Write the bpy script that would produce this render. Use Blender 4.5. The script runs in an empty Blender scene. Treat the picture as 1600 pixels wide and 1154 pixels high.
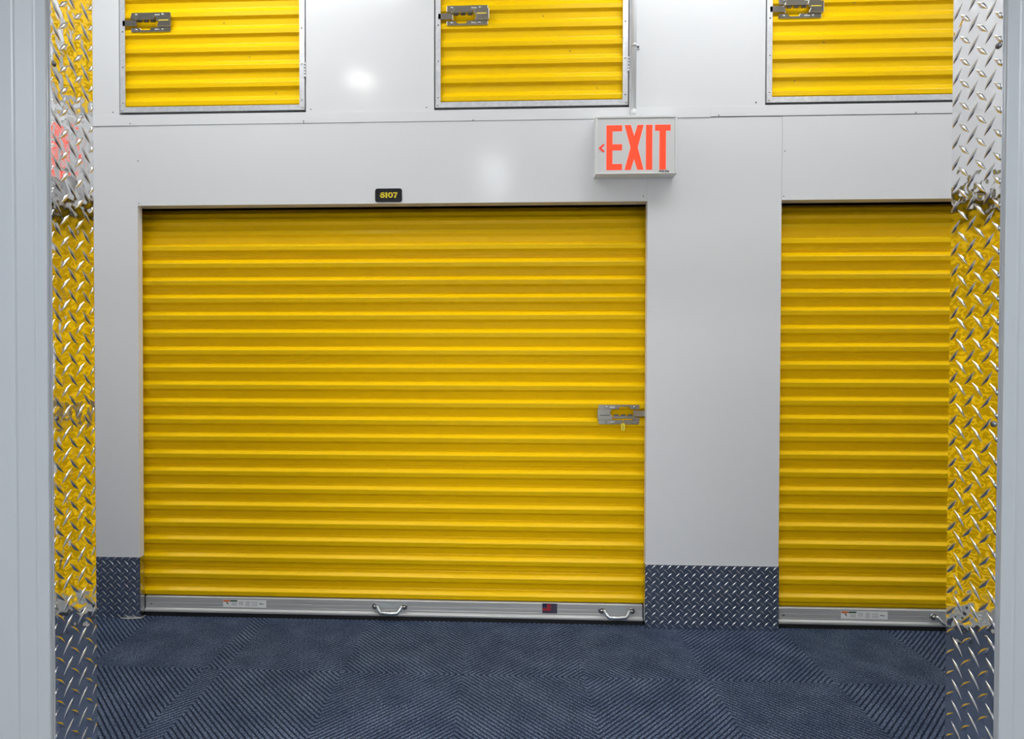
import bpy, math, random
from mathutils import Matrix, Vector
C = bpy.context.scene.collection
sc = bpy.context.scene
random.seed(4)

# ------------------------------------------------------------------ camera
H, D = 1.297, 2.969                      # lens height, distance to the wall of doors
yaw, pitch, roll = -.0416, -.0137, .0018
cy, sy = math.cos(yaw), math.sin(yaw)
fw = Vector((sy, cy, 0)); rt = Vector((cy, -sy, 0)); up = Vector((0, 0, 1))
fw2 = fw*math.cos(pitch) + up*math.sin(pitch); up2 = up*math.cos(pitch) - fw*math.sin(pitch)
r2 = rt*math.cos(roll) + up2*math.sin(roll); u2 = up2*math.cos(roll) - rt*math.sin(roll)
cam = bpy.data.cameras.new('camera'); cam.sensor_width = 36; cam.lens = 950/1600*36
cam.shift_x = .03; cam.clip_start = .05
co = bpy.data.objects.new('camera', cam); C.objects.link(co); sc.camera = co
m = Matrix.Identity(4)
for i in range(3):
    m[i][0], m[i][1], m[i][2] = r2[i], u2[i], -fw2[i]
m[0][3], m[1][3], m[2][3] = 0, -D, H
co.matrix_world = m

# ------------------------------------------------------------------ world, exposure
w = bpy.data.worlds.new('world'); sc.world = w; w.use_nodes = True
w.node_tree.nodes['Background'].inputs[0].default_value = (.8, .88, 1, 1)
w.node_tree.nodes['Background'].inputs[1].default_value = .1
vs = sc.view_settings
vs.view_transform = 'Standard'; vs.look = 'None'; vs.gamma = 1; vs.use_curve_mapping = False
vs.exposure = 0.12
CORRIDOR_LIGHT = 14.0       # radiance of the round corridor lamps
UNIT_FILL = 12.0          # radiance of the added fill panels in the open unit
CORRIDOR_FILL = 8.0         # radiance of the added fill panels over the corridor
UNIT_LIGHT = 22.0          # radiance of the tube lamp over the open unit

# ------------------------------------------------------------------ materials
def mat(name, col, rough=.5, metal=0., spec=.5, emit=None, es=0., coat=0.):
    M = bpy.data.materials.new(name); M.use_nodes = True
    b = M.node_tree.nodes['Principled BSDF']
    b.inputs['Base Color'].default_value = (*col, 1); b.inputs['Roughness'].default_value = rough
    b.inputs['Metallic'].default_value = metal; b.inputs['Specular IOR Level'].default_value = spec
    b.inputs['Coat Weight'].default_value = coat; b.inputs['Coat Roughness'].default_value = .12
    if emit:
        b.inputs['Emission Color'].default_value = (*emit, 1); b.inputs['Emission Strength'].default_value = es
    return M

def wavy(M, scale, dist, detail=2., stretch=None):
    """A faint waviness of the sheet metal."""
    nt = M.node_tree; b = nt.nodes['Principled BSDF']
    tc = nt.nodes.new('ShaderNodeTexCoord'); n = nt.nodes.new('ShaderNodeTexNoise')
    n.inputs['Scale'].default_value = scale; n.inputs['Detail'].default_value = detail
    bp = nt.nodes.new('ShaderNodeBump'); bp.inputs['Distance'].default_value = dist
    src = tc.outputs['Object']
    if stretch:
        mp = nt.nodes.new('ShaderNodeMapping'); mp.inputs['Scale'].default_value = stretch
        nt.links.new(src, mp.inputs[0]); src = mp.outputs[0]
    nt.links.new(src, n.inputs['Vector'])
    nt.links.new(n.outputs[0], bp.inputs['Height']); nt.links.new(bp.outputs[0], b.inputs['Normal'])
    return M

def speckle(M, c1, c2, scale, stretch=(1, 1, 1)):
    nt = M.node_tree; b = nt.nodes['Principled BSDF']
    tc = nt.nodes.new('ShaderNodeTexCoord'); n = nt.nodes.new('ShaderNodeTexNoise')
    mp = nt.nodes.new('ShaderNodeMapping'); mp.inputs['Scale'].default_value = stretch
    n.inputs['Scale'].default_value = scale; n.inputs['Detail'].default_value = 4
    cr = nt.nodes.new('ShaderNodeValToRGB')
    cr.color_ramp.elements[0].color = (*c1, 1); cr.color_ramp.elements[1].color = (*c2, 1)
    cr.color_ramp.elements[0].position = .35; cr.color_ramp.elements[1].position = .65
    nt.links.new(tc.outputs['Object'], mp.inputs[0]); nt.links.new(mp.outputs[0], n.inputs['Vector'])
    nt.links.new(n.outputs[0], cr.inputs[0]); nt.links.new(cr.outputs[0], b.inputs['Base Color'])
    return M

WHITE = wavy(mat('white_painted_steel', (.80, .81, .83), .17, spec=.5), 2.2, .004)
UNITWALL = wavy(mat('unit_wall_paint', (.55, .56, .57), .3), 2.2, .003)
WHITE2 = mat('white_trim_paint', (.80, .81, .83), .3)
CAVITYSHADE = mat('painted_cavity_shade', (.02, .02, .022), .9)  # near-black colour paints in the shade of the closed space behind the doors
YELLOW = mat('yellow_painted_steel', (.98, .61, .001), .30, spec=.2)
GALV = speckle(mat('galvanised_steel', (.7, .72, .75), .36, metal=1.), (.64, .66, .69), (.78, .79, .82), 60)
FRAME = speckle(mat('zinc_frame_steel', (.7, .72, .75), .4, metal=.55), (.66, .67, .70), (.78, .79, .81), 45)
ALU = speckle(mat('aluminium_bar', (.5, .5, .5), .36, metal=.3), (.47, .47, .465), (.58, .58, .575), 14, (.15, 1, 12))
GALVP = mat('pressed_plate', (.52, .55, .56), .35, metal=.3)
STEEL = mat('polished_steel', (.45, .43, .38), .17, metal=1.)
CHROME = mat('handle_steel', (.55, .59, .62), .2, metal=.8)
DARKSTEEL = mat('dark_steel', (.16, .16, .17), .3, metal=1.)
TREAD = wavy(mat('bright_tread_plate', (.88, .88, .89), .055, metal=1.), 38, .0009, 1.)
TREADLUG = mat('tread_plate_lug', (.63, .63, .635), .17, metal=1.)
KICK = wavy(mat('kick_tread_plate', (.60, .61, .64), .13, metal=1.), 60, .0006, 1.)
KICKLUG = mat('kick_tread_lug', (.58, .59, .61), .2, metal=1.)
RUBBER = mat('black_rubber', (.008, .008, .009), .7)
GREYPAINT = wavy(mat('grey_painted_guide', (.315, .335, .36), .32), 3, .002)
BLACKPL = mat('black_plate', (.012, .013, .016), .18)
YELTXT = mat('yellow_lettering', (.85, .66, .03), .5)
PLASTIC = mat('white_plastic', (.78, .79, .79), .35)
PANEL = mat('sign_panel', (.74, .75, .75), .12)
RED = mat('lit_red_letter', (.9, .06, .02), .4, emit=(1., .062, .022), es=.62)
REDP = mat('red_arrow', (.85, .05, .03), .4, emit=(1., .05, .03), es=.3)
BLACKTXT = mat('black_print', (.03, .03, .035), .5)
STICKER = mat('white_sticker', (.84, .85, .84), .4)
ORANGE = mat('orange_print', (.75, .16, .03), .5)
GREENP = mat('dark_green_print', (.03, .09, .04), .5)
GREYP = mat('grey_print', (.48, .48, .50), .5)
NAVY = mat('navy_print', (.012, .015, .07), .5)
REDPRINT = mat('red_print', (.42, .02, .03), .5)
PURPLE = mat('dark_purple_print', (.06, .05, .085), .5)
TAGY = mat('yellow_tag_plastic', (.95, .78, .06), .35)
CONCRETE = speckle(mat('concrete', (.4, .4, .4), .7), (.34, .34, .34), (.46, .46, .45), 8)
CEIL = mat('ceiling_paint', (.80, .81, .83), .7)
LAMP = mat('lamp_diffuser', (.9, .9, .9), .5, emit=(1., .97, .93), es=CORRIDOR_LIGHT)
CEILFILL = mat('corridor_fill_emitter', (.9, .9, .9), .5, emit=(.96, .985, 1.), es=CORRIDOR_FILL)
UNITFILL = mat('unit_fill_emitter', (.9, .9, .9), .5, emit=(.95, .98, 1.), es=UNIT_FILL)
TUBE = mat('tube_diffuser', (.9, .9, .9), .5, emit=(.93, .97, 1.), es=UNIT_LIGHT)

def carpet_material():
    """Ribbed blue carpet tiles: diagonal ribs that turn at every tile edge."""
    M = bpy.data.materials.new('blue_ribbed_carpet'); M.use_nodes = True
    nt = M.node_tree; L = nt.links; b = nt.nodes['Principled BSDF']
    b.inputs['Roughness'].default_value = .95; b.inputs['Specular IOR Level'].default_value = .15
    tc = nt.nodes.new('ShaderNodeTexCoord'); sp = nt.nodes.new('ShaderNodeSeparateXYZ')
    L.new(tc.outputs['Object'], sp.inputs[0])
    def mth(op, a, bb=None, c=None):
        n = nt.nodes.new('ShaderNodeMath'); n.operation = op
        for k, v in enumerate((a, bb, c)):
            if v is None: continue
            if isinstance(v, (int, float)): n.inputs[k].default_value = v
            else: L.new(v, n.inputs[k])
        return n.outputs[0]
    T = .503; S0 = .085
    x = mth('SUBTRACT', sp.outputs[0], -.682); y = mth('SUBTRACT', sp.outputs[1], -.474)
    a = mth('GREATER_THAN', x, -T); bb = mth('GREATER_THAN', x, -T - S0)
    main = mth('FLOOR', mth('DIVIDE', x, T))
    far = mth('SUBTRACT', mth('FLOOR', mth('DIVIDE', mth('ADD', x, T + S0), T)), 2)
    strip = mth('MULTIPLY', mth('MULTIPLY', mth('SUBTRACT', 1, a), bb), -2)
    i = mth('ADD', mth('ADD', mth('MULTIPLY', a, main), strip), mth('MULTIPLY', mth('SUBTRACT', 1, bb), far))
    j = mth('FLOOR', mth('DIVIDE', y, T))
    par = mth('FLOORED_MODULO', mth('ADD', i, j), 2)          # 0: x+y, 1: x-y
    sgn = mth('SUBTRACT', 1, mth('MULTIPLY', par, 2))
    s = mth('ADD', x, mth('MULTIPLY', sgn, y))
    t = mth('SUBTRACT', x, mth('MULTIPLY', sgn, y))
    ph = mth('MULTIPLY', s, 21/T)
    # a little wobble of the ribs
    wob = nt.nodes.new('ShaderNodeTexNoise'); wob.inputs['Scale'].default_value = 60
    L.new(tc.outputs['Object'], wob.inputs['Vector'])
    ph = mth('ADD', ph, mth('MULTIPLY', mth('SUBTRACT', wob.outputs[0], .5), .35))
    tri = mth('ABSOLUTE', mth('SUBTRACT', mth('FRACT', ph), .5))           # 0 rib centre .. .5 groove
    rib = nt.nodes.new('ShaderNodeMapRange'); rib.interpolation_type = 'SMOOTHSTEP'
    rib.inputs['From Min'].default_value = .47; rib.inputs['From Max'].default_value = .22
    L.new(tri, rib.inputs['Value']); rib = rib.outputs[0]
    # knit flecks across the rib
    cmb = nt.nodes.new('ShaderNodeCombineXYZ')
    L.new(mth('MULTIPLY', s, 110), cmb.inputs[0]); L.new(mth('MULTIPLY', t, 170), cmb.inputs[1])
    fl = nt.nodes.new('ShaderNodeTexNoise'); fl.inputs['Scale'].default_value = 1; fl.inputs['Detail'].default_value = 3
    L.new(cmb.outputs[0], fl.inputs['Vector'])
    fine = nt.nodes.new('ShaderNodeTexNoise'); fine.inputs['Scale'].default_value = 520; fine.inputs['Detail'].default_value = 2
    L.new(tc.outputs['Object'], fine.inputs['Vector'])
    big = nt.nodes.new('ShaderNodeTexNoise'); big.inputs['Scale'].default_value = 7; big.inputs['Detail'].default_value = 3
    L.new(tc.outputs['Object'], big.inputs['Vector'])
    mixf = mth('ADD', mth('MULTIPLY', fl.outputs[0], .5), mth('ADD', mth('MULTIPLY', fine.outputs[0], .38), mth('MULTIPLY', big.outputs[0], .12)))
    cr = nt.nodes.new('ShaderNodeValToRGB'); e = cr.color_ramp.elements
    e[0].position = .39; e[0].color = (.017, .027, .056, 1)
    e[1].position = .62; e[1].color = (.26, .33, .47, 1)
    k = e.new(.5); k.color = (.056, .083, .150, 1)
    L.new(mixf, cr.inputs[0])
    mx = nt.nodes.new('ShaderNodeMix'); mx.data_type = 'RGBA'
    mx.inputs[6].default_value = (.008, .014, .036, 1)
    L.new(rib, mx.inputs[0]); L.new(cr.outputs[0], mx.inputs[7])
    L.new(mx.outputs[2], b.inputs['Base Color'])
    hgt = mth('ADD', rib, mth('MULTIPLY', mixf, .7))
    bp = nt.nodes.new('ShaderNodeBump'); bp.inputs['Distance'].default_value = .004; bp.inputs['Strength'].default_value = .8
    L.new(hgt, bp.inputs['Height']); L.new(bp.outputs[0], b.inputs['Normal'])
    return M
CARPET = carpet_material()

# ------------------------------------------------------------------ mesh helpers
class MB:
    def __init__(s): s.v = []; s.f = []; s.m = []; s.sm = []
    def face(s, idx, mi=0, smooth=False): s.f.append(idx); s.m.append(mi); s.sm.append(smooth)
    def box(s, x0, x1, y0, y1, z0, z1, mi=0):
        b = len(s.v)
        s.v += [(x, y, z) for x in (x0, x1) for y in (y0, y1) for z in (z0, z1)]
        for q in ((0, 1, 3, 2), (4, 6, 7, 5), (0, 4, 5, 1), (2, 3, 7, 6), (0, 2, 6, 4), (1, 5, 7, 3)):
            s.face([b+k for k in q], mi)
        return s
    def prism(s, poly, y0, y1, mi=0):
        """Outline in the x-z plane, counter-clockwise seen from the corridor (-y), from y0 (front) to y1."""
        b = len(s.v); n = len(poly)
        s.v += [(x, y0, z) for x, z in poly] + [(x, y1, z) for x, z in poly]
        s.face([b+k for k in range(n)], mi); s.face([b+n+k for k in reversed(range(n))], mi)
        for k in range(n):
            q = (k+1) % n; s.face([b+k, b+n+k, b+n+q, b+q], mi)
        return s
    def sweep(s, prof, x0, x1, mi=0, nx=1, smooth=False):
        """Open y-z profile extruded along x."""
        b = len(s.v); n = len(prof)
        for k in range(nx+1):
            x = x0 + (x1-x0)*k/nx
            s.v += [(x, y, z) for y, z in prof]
        for k in range(nx):
            for q in range(n-1):
                s.face([b+k*n+q, b+(k+1)*n+q, b+(k+1)*n+q+1, b+k*n+q+1], mi, smooth)
        return s
    def sweepz(s, prof, z0, z1, mi=0, smooth=False):
        """Open x-y profile extruded along z."""
        b = len(s.v); n = len(prof)
        s.v += [(x, y, z0) for x, y in prof] + [(x, y, z1) for x, y in prof]
        for q in range(n-1): s.face([b+q, b+q+1, b+n+q+1, b+n+q], mi, smooth)
        return s
    def cyl(s, p0, p1, r0, r1=None, n=16, mi=0, cap=True):
        r1 = r0 if r1 is None else r1
        p0 = Vector(p0); p1 = Vector(p1); d = (p1-p0).normalized()
        a = d.orthogonal().normalized(); c = d.cross(a); b = len(s.v)
        for p, r in ((p0, r0), (p1, r1)):
            s.v += [tuple(p + (a*math.cos(2*math.pi*k/n) + c*math.sin(2*math.pi*k/n))*r) for k in range(n)]
        for k in range(n):
            q = (k+1) % n; s.face([b+k, b+q, b+n+q, b+n+k], mi, True)
        if cap:
            s.face([b+k for k in reversed(range(n))], mi); s.face([b+n+k for k in range(n)], mi)
        return s
    def dome(s, c, r, h, axis=(0, -1, 0), n=12, rings=4, mi=0):
        c = Vector(c); d = Vector(axis).normalized(); a = d.orthogonal().normalized(); e = d.cross(a); b = len(s.v)
        for i in range(rings):
            t = i/rings*math.pi/2
            s.v += [tuple(c + (a*math.cos(2*math.pi*k/n)+e*math.sin(2*math.pi*k/n))*r*math.cos(t) + d*h*math.sin(t)) for k in range(n)]
        s.v.append(tuple(c + d*h))
        for i in range(rings-1):
            for k in range(n):
                q = (k+1) % n; s.face([b+i*n+k, b+i*n+q, b+(i+1)*n+q, b+(i+1)*n+k], mi, True)
        for k in range(n): s.face([b+(rings-1)*n+k, b+(rings-1)*n+(k+1) % n, b+rings*n], mi, True)
        return s
    def tube(s, pts, r, n=10, mi=0):
        pts = [Vector(p) for p in pts]; b = len(s.v); K = len(pts); ref = Vector((.13, .31, .94))
        for i, p in enumerate(pts):
            t = (pts[min(i+1, K-1)] - pts[max(i-1, 0)]).normalized()
            a = (ref - t*ref.dot(t)).normalized(); c = t.cross(a)
            s.v += [tuple(p + (a*math.cos(2*math.pi*k/n)+c*math.sin(2*math.pi*k/n))*r) for k in range(n)]
        for i in range(K-1):
            for k in range(n):
                q = (k+1) % n; s.face([b+i*n+k, b+i*n+q, b+(i+1)*n+q, b+(i+1)*n+k], mi, True)
        s.face([b+k for k in reversed(range(n))], mi); s.face([b+(K-1)*n+k for k in range(n)], mi)
        return s
    def lug(s, cu, cv, sg, fn, u0, u1, v0, v1, L=.036, W=.0085, Hh=.0021, mi=1):
        """A raised spindle of tread plate. fn(u, v, h) puts it on the plate."""
        n, k = 9, 5; b = len(s.v); q = math.sqrt(.5)
        for i in range(n):
            a = -1 + 2*i/(n-1); wd = max(1 - abs(a)**1.35, .02)
            for j in range(k):
                t = -1 + 2*j/(k-1)
                du = a*L/2*q*sg - t*W/2*wd*q; dv = a*L/2*q + t*W/2*wd*q*sg
                h = Hh*(1-abs(a)**1.6)*(1-t*t)
                uu, vv = cu+du, cv+dv
                if uu < u0 or uu > u1 or vv < v0 or vv > v1: h = 0
                s.v.append(fn(min(max(uu, u0), u1), min(max(vv, v0), v1), h + .00005))
        for i in range(n-1):
            for j in range(k-1):
                s.face([b+i*k+j, b+(i+1)*k+j, b+(i+1)*k+j+1, b+i*k+j+1], mi, True)
        return s
    def build(s, name, mats, parent=None, loc=(0, 0, 0), bevel=0.):
        me = bpy.data.meshes.new(name); ox, oy, oz = loc
        me.from_pydata([(x-ox, y-oy, z-oz) for x, y, z in s.v], [], s.f)
        if not isinstance(mats, (list, tuple)): mats = [mats]
        for M in mats: me.materials.append(M)
        me.polygons.foreach_set('material_index', s.m); me.polygons.foreach_set('use_smooth', s.sm)
        me.update()
        o = bpy.data.objects.new(name, me); C.objects.link(o)
        if parent is not None: o.parent = parent
        else: o.location = loc
        if bevel:
            bv = o.modifiers.new('bevel', 'BEVEL'); bv.width = bevel; bv.segments = 2; bv.limit_method = 'ANGLE'
        return o

def tag(o, label, cat, group=None):
    o['label'] = label; o['category'] = cat
    if group: o['group'] = group
    return o
def thing(name, label, cat, loc=(0, 0, 0), group=None):
    o = bpy.data.objects.new(name, None); o.empty_display_size = .1; C.objects.link(o); o.location = loc
    return tag(o, label, cat, group)
def struct(o): o['kind'] = 'structure'; return o
def copy_tree(o, parent=None):
    c = o.copy(); C.objects.link(c)
    if parent is not None: c.parent = parent
    for ch in [q for q in C.objects if q.parent == o]: copy_tree(ch, c)
    return c

# ------------------------------------------------------------------ the corridor shell
X0, X1 = -5.0, 5.0
YN = -1.811                               # corridor face of the near wall
YU = -1.925                               # unit face of the near wall
JL, JR = -.806, .818                      # the doorway we look through
OPEN1, OPEN2 = (-1.84, .676), (1.309, 2.96)
HEAD = 2.068; TB, TT = 2.465, 2.518; TOP = 3.75
struct(MB().box(X0, X1, YU, .9, -.1, 0).build('floor', CARPET))
struct(MB().box(-1.9, 1.9, -5, YU, -.1, -.002).build('floor_unit', CONCRETE))
struct(MB().box(X0, X1, -5, .9, TOP, TOP+.1).build('ceiling', CEIL))
struct(MB().box(X0-.1, X0, YU, .9, 0, TOP).build('wall_left', WHITE))
struct(MB().box(X1, X1+.1, YU, .9, 0, TOP).build('wall_right', WHITE))
struct(MB().box(X0, X1, .8, .9, 0, TOP).build('wall_behind_doors', CAVITYSHADE))

g = .0009
b = MB()
# lower piers, header sheets and upper sheets, each a folded steel panel with a hairline joint
for a, c in ((X0, OPEN1[0]), (OPEN1[1], OPEN2[0]), (OPEN2[1], X1)):
    b.box(a, c, 0, .036, 0, HEAD)
    b.box(a, c, 0, .06, HEAD, TB-g)
for a, c in (OPEN1, OPEN2):
    b.box(a+g, c-g, -.0012, .055, HEAD, TB-g)
    b.box(a+g, c-g, .055, .06, HEAD, TB-g)
LOCK = [-1.925, -.350, 1.234]             # left edges of the three locker doors
LW = .930; LB = 2.530; LT = 3.43
edges = [X0] + [q for l in LOCK for q in (l-.006, l+LW+.006)] + [X1]
for k in range(0, len(edges), 2): b.box(edges[k], edges[k+1], 0, .06, TT-.0005, TOP)
for l in LOCK:
    b.box(l-.006, l+LW+.006, 0, .06, LT+.006, TOP)
wf = struct(b.build('wall_front', WHITE))
# the deck between lower and upper units
struct(MB().box(X0, X1, .06, .8, 2.48, 2.512).build('trim_3', CAVITYSHADE))
# screws along the joints of the front wall
def screws(parent, pts, y=-.0005, r=.0032, loc=(0, 0, 0), name='screw', M=DARKSTEEL):
    for x, z in pts:
        MB().dome((x, y, z), r, r*.6, n=8, rings=2).build(name, M, parent, loc)
screws(wf, [(-1.963, 2.533), (-.965, 2.533), (-.393, 2.533), (1.186, 2.533), (-1.837, 2.29), (1.322, 2.3), (-1.834, 2.079), (1.318, 2.085), (.655, 2.092)], y=-.001)
t1 = struct(MB().box(X0, .972, -.0035, .0, TB, TT).build('trim_1', WHITE2))
t2 = struct(MB().box(.973, X1, -.002, .0, TB+.003, TT+.001).build('trim_2', WHITE2))
screws(t1, [(-1.875, 2.475), (-1.0, 2.475), (-1.0, 2.466), (-.165, 2.467)], y=-.0035)
screws(t2, [(1.01, 2.473), (1.925, 2.472)], y=-.003)

# near wall with the doorway of the open unit
b = MB()
NT = 2.55
b.box(X0, JL-.0025, YU+.004, YN, 0, NT); b.box(JR+.0025, X1, YU+.004, YN, 0, NT); b.box(JL-.0025, JR+.0025, YU+.004, YN, 2.09, NT)
struct(b.build('wall_rear', WHITE))
struct(MB().box(-1.96, -1.9, -5, YU+.004, 0, NT).build('wall_unit_left', UNITWALL))
struct(MB().box(1.9, 1.96, -5, YU+.004, 0, NT).build('wall_unit_right', UNITWALL))
struct(MB().box(-1.96, 1.96, -5.06, -5, 0, TOP).build('wall_unit_rear', UNITWALL))
struct(MB().box(X0, -1.96, -5.06, -5, 0, TOP).build('wall_unit_rear.001', WHITE))
struct(MB().box(1.96, X1, -5.06, -5, 0, TOP).build('wall_unit_rear.002', WHITE))
struct(MB().box(X0-.1, X0, -5, YU, 0, TOP).build('wall_left.001', WHITE))
struct(MB().box(X1, X1+.1, -5, YU, 0, TOP).build('wall_right.001', WHITE))

# ------------------------------------------------------------------ diamond plate
def lattice(bm, fn, u0, u1, v0, v1, cell=.039, pu=0., pv=0., **kw):
    nu0 = int(math.floor((u0-pu)/cell))-1; nv0 = int(math.floor((v0-pv)/cell))-1
    for i in range(nu0, int((u1-pu)/cell)+2):
        for j in range(nv0, int((v1-pv)/cell)+2):
            for du, dv, sg in ((0, 0, -1), (.5, .5, 1)):
                u = pu+(i+du)*cell; v = pv+(j+dv)*cell
                if u0-.010 < u < u1+.010 and v0-.010 < v < v1+.010: bm.lug(u, v, sg, fn, u0, u1, v0, v1, **kw)

def jamb(side, label):
    X = JL if side < 0 else JR
    o = (X, (YN+YU)/2, 0)
    t = thing('jamb_plate', label, 'metal plate', o, 'tread plate jamb covers of the doorway')
    ya, yb = YU+.0035, YN
    b = MB()
    # face sheet and the lip folded round the corridor corner
    s = -side                                # inward direction of the doorway
    fx = lambda v_: X + (s*(.0010 - .0020*(v_-ya)/(yb-ya)) if side < 0 else 0)
    b.box(min(X, X-s*.0018), max(X, X-s*.0018), ya, yb, 0, 2.088)
    b.v = [(fx(q[1]) + (q[0]-X), q[1], q[2]) for q in b.v]
    Xe = fx(yb); b.box(min(Xe, Xe-s*.045), max(Xe, Xe-s*.045), yb, yb+.0018, 0, 2.088)
    lattice(b, lambda u, v, h: (fx(u) + s*h, u, v), ya, yb, .002, 2.085, pu=ya+(.013 if side < 0 else .0245), pv=.0125 if side < 0 else .02)
    b.build('tread_sheet', [TREAD, TREADLUG], t, o)
    for z in (.56, 1.193, 1.824):
        MB().dome((X, ya+.008, z), .0054, .004, axis=(s, 0, 0), n=14).build('screw', DARKSTEEL, t, o)
    return t
jamb(-1, 'left mirror-bright diamond tread plate lining the doorway jamb, reflecting the red sign')
jamb(1, 'right mirror-bright diamond tread plate lining the doorway jamb, beside the narrower door')

def kick(x0, x1, ztop, label, ret, pu, lip=None):
    o = ((x0+x1)/2, -.002, 0)
    t = thing('kick_plate', label, 'kick plate', o, 'tread plate kick plates on the white piers')
    b = MB(); b.box(x0, x1, -.0028, -.0002, 0, ztop)
    lattice(b, lambda u, v, h: (u, -.0028-h, v), x0, x1, .002, ztop-.001, cell=.0385, pu=pu, pv=.012, L=.033, W=.0062, Hh=.0016)
    b.build('face_sheet', [KICK, KICKLUG], t, o)
    for xr, s in ret:                         # return folded into the door reveal
        b = MB(); b.box(min(xr, xr+s*.002), max(xr, xr+s*.002), -.0002, .036, 0, ztop)
        lattice(b, lambda u, v, h: (xr+s*(.002+h), u, v), 0., .035, .002, ztop-.001, cell=.0385, pu=.01, pv=.012, L=.033, W=.0062, Hh=.0016)
        b.build('return_flange', [KICK, KICKLUG], t, o)
    if lip:
        b = MB(); b.tube([(x, y, z) for x, y, z in lip], .0032, n=8)
        b.build('bent_edge', ALU, t, o)
    return t
kick(-2.75, OPEN1[0], .309, 'dark grey diamond tread kick plate at foot of left pier, left of wide door', [(OPEN1[0], 1)], -1.87,
     lip=[(-1.93, -.016, .006), (-1.90, -.012, .004), (-1.845, -.008, .004), (-1.832, -.004, .005), (-1.829, .028, .005)])
kick(OPEN1[1], OPEN2[0]+.002, .312, 'wide dark grey diamond tread kick plate on the pier between two doors', [(OPEN1[1], -1)], .695)

# ------------------------------------------------------------------ roll up doors
P = .0874
YF = .045                                   # front of the ribs
def rib_profile(ztop, zbot, zphase, bend):
    """y-z line of the corrugated curtain, from the top down; above `bend` it leans back to its drum."""
    prof = []
    n = int(math.ceil((ztop-zphase)/P)); z = zphase + n*P; k = n
    pts = []
    while z > zbot:
        seam = (k % 6 == 2)
        for dz, dy in ((0, .0275), (.0025, .0262), (.0230, .0014), (.026, 0), (.0460, .0030), (.0478, .0046), (.0568, .0150), (.0590, .0168)):
            pts.append((YF+dy, z-dz))
        if seam:
            pts += [(YF+.0212, z-.071), (YF+.0190, z-.0735), (YF+.0194, z-.0755), (YF+.0235, z-.0765)]
        pts.append((YF+.0262, z-.0845))
        z -= P; k -= 1
    pts = [p for p in pts if p[1] >= zbot]
    pts.append((YF+.022, zbot))
    R = .30
    for y, z in pts:
        if z > bend:                        # wrap on a circle of radius R behind the opening
            a = (z-bend)/R; rr = R - (y-YF)
            y, z = YF + R - rr*math.cos(a), bend + rr*math.sin(a)
        prof.append((y, z))
    return prof

def handle_mesh(cx, o, parent, y=.040):
    h = MB()
    zc = .064
    pts = []
    for a, dz, dy in ((-.066, .008, -.006), (-.058, .004, -.012), (-.050, -.010, -.022), (-.040, -.019, -.028), (0, -.021, -.030), (.040, -.019, -.028), (.050, -.010, -.022), (.058, .004, -.012), (.066, .008, -.006)):
        pts.append((cx+a, y+dy, zc+dz))
    h.tube(pts, .0092, n=14)
    for s in (-1, 1):
        h.cyl((cx+s*.074, y, zc+.004), (cx+s*.074, y-.006, zc+.004), .0165, .0145, n=18)
    hd = h.build('handle', CHROME, parent, o)
    for s in (-1, 1):
        MB().cyl((cx+s*.074, y-.0058, zc+.004), (cx+s*.074, y-.0072, zc+.004), .0122, .0122, n=18).build('washer', DARKSTEEL, hd, o)
        MB().dome((cx+s*.074, y-.0072, zc+.004), .0088, .007, n=14).build('bolt', STEEL, hd, o)
    # pressed recess plate behind the grip
    MB().box(cx-.048, cx+.048, y-.0012, y+.001, .062, .094).build('grip_plate', GALVP, hd, o)

def warning_label(x0, o, parent, y, z0=.049, z1=.0865, wd=.222):
    b = MB(); b.box(x0, x0+wd, y-.0006, y+.001, z0, z1, 0)
    hh = z1-z0; yy = y-.0009
    def r(a, c, d, e, mi): b.box(x0+a*wd, x0+c*wd, yy, y-.0004, z0+d*hh, z0+e*hh, mi)
    r(.01, .16, .74, .97, 1); r(.165, .33, .76, .97, 2)
    b.prism([(x0+.075*wd, z0+.72*hh), (x0+.10*wd, z0+.70*hh), (x0+.135*wd, z0+.34*hh), (x0+.115*wd, z0+.38*hh), (x0+.085*wd, z0+.56*hh)][::-1], yy, y-.0004, 3)
    for a, c, rows in ((.20, .32, (.25, .33, .41, .49, .57)), (.36, .47, (.35, .44, .53, .62, .71, .8)), (.52, .62, (.2, .29, .38, .47, .56, .65, .74, .8)), (.66, .80, (.22, .30, .38, .55, .64, .76))):
        for q in rows: r(a, c, q, q+.045, 4)
    b.prism([(x0+.83*wd, z0+.55*hh), (x0+.86*wd, z0+.46*hh), (x0+.95*wd, z0+.47*hh), (x0+.93*wd, z0+.53*hh), (x0+.88*wd, z0+.55*hh), (x0+.86*wd, z0+.60*hh)], yy, y-.0004, 3)
    b.build('warning_label', [STICKER, ORANGE, GREENP, BLACKTXT, GREYP], parent, o)

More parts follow.
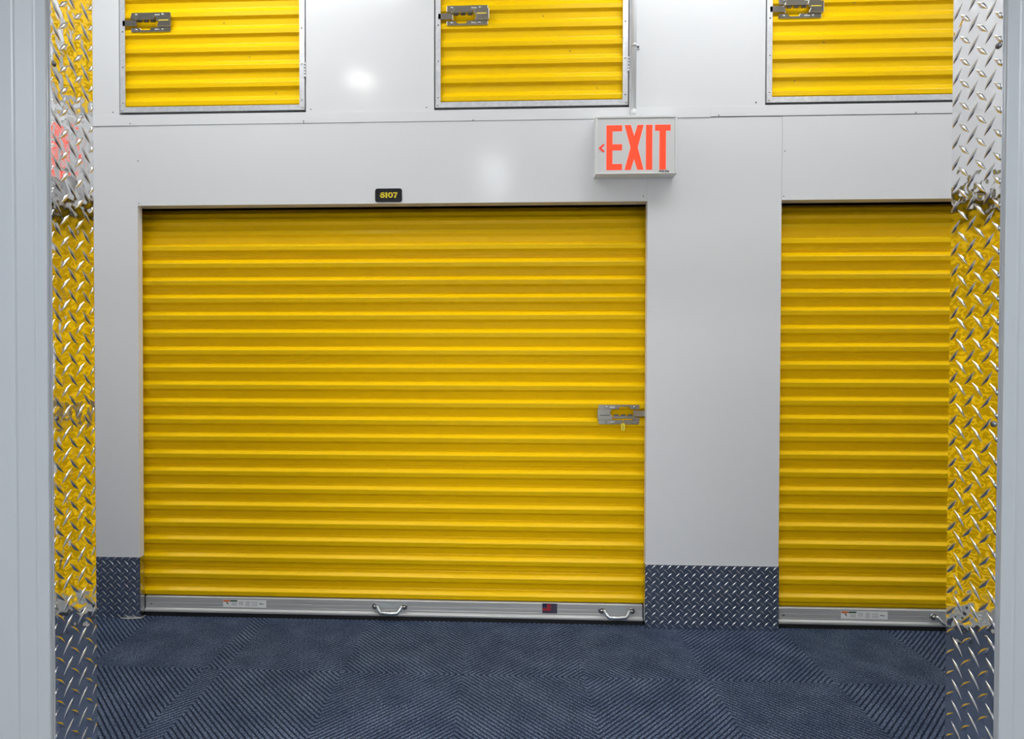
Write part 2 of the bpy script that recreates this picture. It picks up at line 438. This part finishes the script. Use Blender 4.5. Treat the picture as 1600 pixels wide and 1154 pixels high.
def roll_door(x0, x1, label, zphase, handles, lab):
    o = ((x0+x1)/2, .05, 0)
    t = thing('roll_up_door', label, 'door', o, 'yellow roll up doors along the corridor')
    b = MB(); b.sweep(rib_profile(2.36, .0975, zphase, 1.82), x0-.16, x1+.16)
    b.build('curtain', YELLOW, t, o)
    xa, xb = x0+.005, x1-.005
    b = MB()
    # hollow aluminium bar with two faint grooves and a lower lip
    prof = [(.060, .0985), (.044, .0985), (.0405, .095), (.0400, .070), (.0412, .0685), (.0400, .067), (.0400, .053), (.0408, .051), (.0400, .049), (.0400, .040), (.034, .036), (.030, .0345), (.0285, .032), (.0285, .0245), (.0305, .0225), (.060, .0225)]
    b.sweep(prof, xa, xb)
    for x, s in ((xa, 1), (xb, -1)):
        k = len(b.v); b.v += [(x, y, z) for y, z in prof]; b.face([k+q for q in range(len(prof))])
    b.build('bottom_bar', ALU, t, o)
    MB().box(xa, xb, .034, .056, .0005, .0225).build('bottom_seal', RUBBER, t, o)
    for cx in handles: handle_mesh(cx, o, t)
    warning_label(lab, o, t, .0396)
    return t, o

d1, o1 = roll_door(*OPEN1, 'wide yellow ribbed roll-up door with latch at its right edge, below the black number plate', .152, (-.582, .5445), -1.433)
d2, o2 = roll_door(*OPEN2, 'narrower yellow ribbed roll-up door right of the wide pier, cut off by the right jamb', .172, (2.134,), 1.626)
# flag sticker on the bottom bar of the wide door
b = MB(); y = .0396
b.box(.180, .253, y-.0006, y+.001, .049, .0975, 0)
b.box(.182, .202, y-.0009, y-.0004, .079, .0965, 1)
for k, z in enumerate((.0925, .0855, .0785, .0715, .0655)):
    b.box(.202 if k < 3 else .181, .222 if k < 3 else .221, y-.0009, y-.0004, z-.004, z+.0015, 2)
b.build('flag_sticker', [PURPLE, NAVY, REDPRINT], d1, o1)
MB().dome((1.352, .040, .064), .006, .004).build('rivet', STEEL, d2, o2)
MB().dome((-1.805, .040, .062), .006, .004).build('rivet', STEEL, d1, o1)

# ------------------------------------------------------------------ slide latch (built lying towards -x, centre of plate at origin)
def make_latch(parent, lx, lz, y, flip, base):
    """Plate 0.20 x 0.096; its bolt points left, or right when flipped."""
    s = -1 if flip else 1
    def Q(x, z): return (lx + s*x, lz + s*z)
    def poly(pp, y0, y1, bm):
        bm.prism([Q(*p) for p in pp], y0, y1)
    b = MB()
    # flanges above and below with a bridging block on the right; the middle is open
    poly([(-.1, .026), (.1, .026), (.1, .045), (.097, .048), (-.097, .048), (-.1, .045)], y-.003, y, b)
    poly([(-.1, -.045), (-.097, -.048), (.097, -.048), (.1, -.045), (.1, -.026), (.002, -.026), (-.006, -.038), (-.048, -.038), (-.058, -.026), (-.1, -.026)], y-.003, y, b)
    poly([(.036, -.0265), (.106, -.0265), (.106, .0265), (.036, .0265), (.030, .012), (.045, -.008)], y-.014, y-.001, b)
    poly([(-.1, .0135), (-.066, .0135), (-.066, .0265), (-.1, .0265)], y-.010, y-.001, b)
    lt = b.build('latch', STEEL, parent, base, bevel=.0012)
    b = MB()
    # sliding bolt: tongue, hooked body and the toothed bar above the window
    poly([(-.142, -.020), (-.078, -.020), (-.070, -.026), (-.070, .010), (-.085, .010), (-.142, .008)], y-.008, y-.002, b)
    poly([(-.078, .006), (.024, .006), (.030, .018), (-.072, .020)], y-.0175, y-.004, b)
    b.build('slide_bolt', STEEL, lt, base, bevel=.001)
    b = MB()
    for k in range(3):
        x = -.066 + k*.034
        poly([(x, -.002), (x+.022, -.002), (x+.026, .006), (x+.004, .006)], y-.012, y-.004, b)
    b.build('slot', DARKSTEEL, lt, base)
    b = MB(); poly([(.046, .0005), (.094, .0005), (.094, .0045), (.046, .0045)], y-.0146, y-.0138, b)
    b.build('keeper_slot', TAGY if not flip else DARKSTEEL, lt, base)
    for x in (-.074, .060):
        for z in (.037, -.037):
            q = Q(x, z); MB().dome((q[0], y-.003, q[1]), .0064, .0058).build('bolt', CHROME, lt, base)
    for z in (.036, -.036):                  # stamped maker's mark, too small to read
        b = MB()
        for k in range(4):
            poly([(.020+k*.0065, z-.003), (.024+k*.0065, z-.003), (.0255+k*.0065, z+.003), (.0215+k*.0065, z+.003)], y-.0033, y-.0028, b)
        b.build('stamped_mark', STICKER, lt, base)
    return lt
make_latch(d1, .552, 1.036, YF-.001, True, o1)

# yellow security tag hanging from the latch of the wide door
tg = thing('lock_tag', 'small yellow plastic tag hanging from the latch of the wide door', 'tag', (.5715, .04, .955))
oo = (.5715, .04, .955)
arc = [(.5715+.0092*math.cos(a), .9645+.0092*math.sin(a)) for a in [math.pi+math.pi*k/8 for k in range(9)]]
b = MB(); b.prism([(x, z) for x, z in arc] + [(.5807, .993), (.5623, .993)], .0355, .0395); b.build('tag_body', TAGY, tg, oo, bevel=.0008)
MB().box(.5703, .5727, .0350, .0357, .962, .985).build('tag_slot', BLACKTXT, tg, oo)
MB().tube([(.5715, .040, .991), (.5715, .034, .999), (.5715, .036, 1.006), (.5715, .0405, 1.009)], .0022, n=8).build('tag_loop', TAGY, tg, oo)

# ------------------------------------------------------------------ locker doors
def make_locker(x, label, diag):
    o = (x, 0, LB)
    t = thing('locker_door', label, 'locker door', o, 'yellow ribbed locker doors in the upper row')
    fwid = .0255
    # ribbed panel
    prof = []
    z = LT-.02
    zd = 2.566 + .0600                      # top of the up slope of the lowest rib
    pts = []
    k = int((LT-zd)/P)
    z = zd + k*P - .0135
    while z > LB:
        for dz, dy in ((0, .0150), (.003, .0145), (.0225, .0012), (.026, 0), (.0465, .0003), (.0480, .0015), (.0570, .0120), (.0600, .0132)):
            pts.append((.008+dy, z-dz))
        pts.append((.008+.0150, z-.0845))
        z -= P
    pts = [p for p in pts if LB+.012 < p[1] < LT-.012]
    b = MB(); b.sweep(pts, x+.012, x+LW-.012)
    pn = b.build('panel', YELLOW, t, o)
    for dx, zz in diag:
        MB().dome((x+dx, .0085, zz), .0030, .002, n=8, rings=2).build('rivet', DARKSTEEL, pn, o)
    # steel angle frame
    def rail(a0, a1, z0, z1, bottom=False):
        b = MB()
        b.box(a0, a1, -.0015, .0015, z0, z1)
        return b
    left = rail(x, x+fwid, LB, LT); left.box(x, x+.002, .0015, .042, LB, LT)
    right = rail(x+LW-fwid, x+LW, LB, LT); right.box(x+LW-.002, x+LW, .0015, .042, LB, LT)
    bot = MB(); bot.box(x+.0005, x+LW-.0005, -.003, -.0016, LB, LB+.0262); bot.box(x+.002, x+LW-.002, -.0016, .024, LB, LB+.002)
    topr = MB(); topr.box(x+.0005, x+LW-.0005, -.003, -.0016, LT-.0262, LT); topr.box(x+.002, x+LW-.002, -.0016, .04, LT-.002, LT)
    fl = left.build('frame_rail', FRAME, t, o); fr = right.build('frame_rail', FRAME, t, o)
    fb = bot.build('frame_rail', FRAME, t, o); ft = topr.build('frame_rail', FRAME, t, o)
    zs = [2.580+.175*k for k in range(5)] + [2.93]
    for rail_o, xx in ((fl, x+.014), (fr, x+LW-.014)):
        for zz in zs: MB().dome((xx, -.0015, zz), .0042, .0028, n=10, rings=2).build('rivet', STEEL, rail_o, o)
    for rail_o, zz in ((fb, LB+.011), (ft, LT-.011)):
        for xx in (x+.010, x+LW-.010): MB().dome((xx, -.003, zz), .0042, .0028, n=10, rings=2).build('rivet', STEEL, rail_o, o)
    # hinges on the right edge
    for zc in (2.724, 3.26):
        b = MB(); b.box(x+LW-.006, x+LW+.0005, -.0035, -.0016, zc-.036, zc+.036)
        for k in range(5):
            b.cyl((x+LW+.003, -.003, zc-.036+k*.0146), (x+LW+.003, -.003, zc-.036+k*.0146+.0132), .0042, n=10)
        b.box(x+LW+.0045, x+LW+.0062, -.0035, -.0005, zc-.034, zc+.034)
        b.build('hinge', GALV, t, o)
    make_latch(t, x+.155, 2.977, .0065, False, o)
    return t
dA = [(.523, 2.968), (.652, 2.797), (.783, 2.618), (.394, 3.14)]
make_locker(LOCK[0], 'leftmost of the three yellow locker doors, above the left end of the wide door', dA)
make_locker(LOCK[1], 'middle yellow locker door, directly left of the white conduit', dA)
make_locker(LOCK[2], 'rightmost yellow locker door, above the narrower door and cut by the right jamb', [(.135, 2.634), (.270, 2.815), (.41, 3.0), (.545, 3.18)])

# ------------------------------------------------------------------ number plate
np_o = (-.579, -.0012, 2.1075)
npt = thing('number_plate', 'small black plate with yellow number 6107 above the wide door', 'sign', np_o)
def rounded(x0, x1, z0, z1, r, n=5):
    pp = []
    for cx, cz, a0 in ((x1-r, z0+r, -90), (x1-r, z1-r, 0), (x0+r, z1-r, 90), (x0+r, z0+r, 180)):
        for k in range(n+1):
            a = math.radians(a0+90*k/n); pp.append((cx+r*math.cos(a), cz+r*math.sin(a)))
    return pp
MB().prism(rounded(-.645, -.513, 2.0745, 2.1405, .011), -.0045, -.0012).build('plate', BLACKPL, npt, np_o)
def text_mesh(txt, size, name, M, parent, loc, base, offset=0., sx=1., depth=.0006):
    cu = bpy.data.curves.new(name, 'FONT'); cu.body = txt; cu.size = size; cu.extrude = depth; cu.offset = offset
    cu.align_x = 'CENTER'; cu.align_y = 'CENTER'; cu.resolution_u = 6
    tmp = bpy.data.objects.new('tmp_text', cu); C.objects.link(tmp)
    bpy.context.view_layer.update()
    me = bpy.data.meshes.new_from_object(tmp.evaluated_get(bpy.context.evaluated_depsgraph_get()))
    bpy.data.objects.remove(tmp); bpy.data.curves.remove(cu)
    me.materials.clear(); me.materials.append(M)
    me.transform(Matrix.Translation(Vector(loc)-Vector(base)) @ Matrix.Rotation(math.pi/2, 4, 'X') @ Matrix.Diagonal((sx, 1, 1, 1)))
    o = bpy.data.objects.new(name, me); C.objects.link(o); o.parent = parent
    return o
def ring(cx, cz, rx, rz, ix, iz, n=24):
    """closed ring as quads"""
    b = MB(); k = len(b.v)
    for yy in (-.0052, -.0044):
        for q in range(n):
            a = 2*math.pi*q/n; b.v.append((cx+rx*math.cos(a), yy, cz+rz*math.sin(a)))
        for q in range(n):
            a = 2*math.pi*q/n; b.v.append((cx+ix*math.cos(a), yy, cz+iz*math.sin(a)))
    for q in range(n):
        r = (q+1) % n
        b.face([q, r, n+r, n+q]); b.face([q, 2*n+q, 2*n+r, r])
    return b
zc = 2.1085; hh = .0135
def stroke(b, pts, wd, y0=-.0052, y1=-.0044):
    for (x0, z0), (x1, z1) in zip(pts[:-1], pts[1:]):
        d = Vector((x1-x0, z1-z0)).normalized(); nx, nz = -d.y*wd/2, d.x*wd/2
        ex, ez = d.x*wd*.18, d.y*wd*.18
        b.prism([(x0-nx-ex, z0-nz-ez), (x1-nx+ex, z1-nz+ez), (x1+nx+ex, z1+nz+ez), (x0+nx-ex, z0+nz-ez)], y0, y1)
b = ring(-.6095, zc-.004, .0125, .0095, .0045, .0035)
stroke(b, [(-.6190, zc-.002), (-.6175, zc+.0045), (-.6135, zc+.0095), (-.6075, zc+.0112), (-.6010, zc+.0088)], .0062); b.build('digit', YELTXT, npt, np_o)
b = MB(); stroke(b, [(-.5895, zc-.0125), (-.5895, zc+.0125)], .0082); stroke(b, [(-.5955, zc+.0085), (-.590, zc+.0115)], .004); b.build('digit', YELTXT, npt, np_o)
ring(-.5695, zc, .0125, .0135, .0050, .0085).build('digit', YELTXT, npt, np_o)
b = MB(); stroke(b, [(-.5555, zc+.0105), (-.5370, zc+.0105)], .0058); stroke(b, [(-.5385, zc+.009), (-.5440, zc+.001), (-.5480, zc-.0125)], .0078); b.build('digit', YELTXT, npt, np_o)

# ------------------------------------------------------------------ exit sign
so = (.605, 0, 2.177)
sg = thing('exit_sign', 'white lit box sign with red word EXIT and left arrow', 'exit sign', so)
sx0, sx1, sz0, sz1, sf = .416, .796, 2.177, 2.451, -.075
b = MB()
b.box(sx0, sx1, -.068, -.0008, sz0, sz1)
# raised rim round the face panel
for q in ((sx0, sx1, sz1-.0125, sz1), (sx0, sx1, sz0, sz0+.006), (sx0, sx0+.010, sz0+.006, sz1-.0125), (sx1-.0105, sx1, sz0+.006, sz1-.0125)):
    b.box(q[0], q[1], sf, -.068, q[2], q[3])
b.build('housing', PLASTIC, sg, so, bevel=.002)
MB().box(sx0+.0105, sx1-.011, -.0715, -.0682, sz0+.0065, sz1-.013).build('face_panel', PANEL, sg, so)
yl0, yl1 = -.0724, -.0713
def letter(polys, M=RED, name='letter'):
    b = MB()
    for p in polys: b.prism(p, yl0, yl1)
    return b.build(name, M, sg, so)
z0, z1 = 2.197, 2.406; st = .028
R_ = lambda a, c, d, e: [(a, d), (c, d), (c, e), (a, e)]
letter([R_(.467, .467+st, z0, z1), R_(.467+st, .540, z0, z0+st), R_(.467+st, .540, 2.289, 2.289+st), R_(.467+st, .540, z1-st, z1)])
xm, zm = .596, (z0+z1)/2
letter([[(.552, z0), (.552+.0285, z0), (xm, z0+.052), (.640-.0285, z0), (.640, z0), (xm+.0165, zm), (.640, z1), (.640-.0285, z1), (xm, z1-.052), (.552+.0285, z1), (.552, z1), (xm-.0165, zm)]])
letter([R_(.651, .651+.0295, z0, z1)])
letter([R_(.714, .714+.0295, z0, z1-st), R_(.693, .765, z1-st, z1)])
letter([[(.430, 2.300), (.450, 2.2815), (.4575, 2.2815), (.4575, 2.288), (.4435, 2.300)], [(.430, 2.300), (.4435, 2.300), (.4575, 2.312), (.4575, 2.3185), (.450, 2.3185)]], REDP, 'arrow')
text_mesh('AtLite', .0165, 'brand_lettering', BLACKTXT, sg, (.735, -.0717, 2.1895), so, offset=.0004, sx=1.15, depth=.0004)

# ------------------------------------------------------------------ conduit down to the sign
cx = .6045
ct = thing('conduit', 'thin white vertical conduit pipe running down to the exit sign', 'pipe', (cx, -.02, 2.472))
ob = (cx, -.02, 2.472)
MB().cyl((cx, -.0185, 2.476), (cx, -.0185, TOP), .0112, n=20).build('pipe', WHITE2, ct, ob)
b = MB(); b.cyl((cx, -.0185, 2.470), (cx, -.0185, 2.500), .0128, n=20); b.build('connector', WHITE2, ct, ob)
for zc_ in (2.805, 3.45):
    b = MB(); b.cyl((cx, -.0185, zc_-.009), (cx, -.0185, zc_+.009), .0135, n=20)
    b.box(cx+.010, cx+.030, -.006, -.0005, zc_-.010, zc_+.008)
    b.box(cx+.009, cx+.013, -.020, -.0005, zc_-.009, zc_+.009)
    cl = b.build('clamp', GALV, ct, ob)
    MB().dome((cx+.022, -.006, zc_-.001), .0062, .005, n=10).build('screw', DARKSTEEL, cl, ob)

# ------------------------------------------------------------------ guides of the open unit's own roll up door
def guide(side, label):
    s = side; X = JL if s < 0 else JR
    o = (X, YU, 0)
    t = thing('door_guide', label, 'door track', o, 'door tracks beside the doorway')
    prof = [(X+s*.0025, YU+.004), (X+s*.0025, YU-.004), (X+s*.0035, YU-.005), (X+s*.0205, YU-.005), (X+s*.0225, YU-.0058), (X+s*.0245, YU-.0078),
            (X+s*.0445, YU-.020), (X+s*.0465, YU-.0226), (X+s*.049, YU-.0235), (X+s*.0765, YU-.0235), (X+s*.079, YU-.0242), (X+s*.0815, YU-.0255), (X+s*.150, YU-.0265), (X+s*.152, YU-.025), (X+s*.152, YU+.004)]
    b = MB(); b.sweepz(prof if s > 0 else prof, 0, 2.5); b.build('track', GREYPAINT, t, o)
    return t
guide(-1, 'grey folded steel door track along the left edge of the photo')
guide(1, 'grey folded steel door track along the right edge of the photo')

# ------------------------------------------------------------------ lamps and added fill panels
def corridor_lamp(x, label):
    o = (x, -.9, TOP)
    t = thing('ceiling_light', label, 'lamp', o, 'round corridor lamps')
    b = MB(); b.cyl((x, -.9, TOP-.03), (x, -.9, TOP), .06, n=20); b.build('canopy', WHITE2, t, o)
    MB().cyl((x, -.9, 3.14), (x, -.9, TOP-.03), .008, n=10).build('stem', WHITE2, t, o)
    MB().cyl((x, -.9, 3.085), (x, -.9, 3.14), .095, .04, n=24).build('shade', WHITE2, t, o)
    MB().cyl((x, -.9, 3.067), (x, -.9, 3.084), .085, .09, n=24).build('diffuser', LAMP, t, o)
for x, l in ((-3.1, 'round corridor lamp far left, above the frame'), (-.93, 'round corridor lamp above the left half of the wide door'), (1.80, 'round corridor lamp above the narrower door'), (3.4, 'round corridor lamp far right, above the frame')):
    corridor_lamp(x, l)
for x, l in ((-3.6, 'added flat fill panel over the far left of the corridor'), (-1.3, 'added flat fill panel over the left part of the wide door'), (1.0, 'added flat fill panel over the wide pier'), (3.3, 'added flat fill panel over the far right of the corridor')):
    o = (x, -.85, TOP)
    t = thing('added_ceiling_fill', l, 'lamp', o, 'added flat ceiling fill panels')  # added panel, supplies the bulk of the even corridor light
    MB().box(x-.67, x+.67, -1.04, -.46, TOP-.06, TOP).build('housing', WHITE2, t, o)
    MB().box(x-.65, x+.65, -1.02, -.48, TOP-.072, TOP-.0605).build('diffuser', CEILFILL, t, o)
o = (-.13, -2.95, TOP)
t = thing('tube_light', 'long tube lamp hanging over the open unit', 'lamp', o)
MB().box(-.18, -.08, -3.55, -2.35, 3.09, 3.14).build('housing', WHITE2, t, o)
MB().box(-.165, -.095, -3.54, -2.36, 3.065, 3.0895).build('diffuser', TUBE, t, o)
for x, l in ((-.95, 'left added fill panel hanging inside the open unit behind the viewer'), (.95, 'right added fill panel hanging inside the open unit behind the viewer')):
    o3 = (x, -4.0, TOP)
    t3 = thing('added_unit_fill', l, 'lamp', o3, 'added fill panels in the open unit')  # added unseen fill, brightens the lower wall and the door tracks
    MB().box(x-.67, x+.67, -4.52, -3.48, 2.62, 2.66).build('housing', WHITE2, t3, o3)
    MB().box(x-.65, x+.65, -4.5, -3.5, 2.608, 2.6195).build('diffuser', UNITFILL, t3, o3)
    for q in (-.5, .5): MB().cyl((x+q, -4, 2.66), (x+q, -4, TOP), .004, n=8).build('hanger', STEEL, t3, o3)
for y in (-3.4, -2.5): MB().cyl((-.13, y, 3.14), (-.13, y, TOP), .004, n=8).build('hanger', STEEL, t, o)
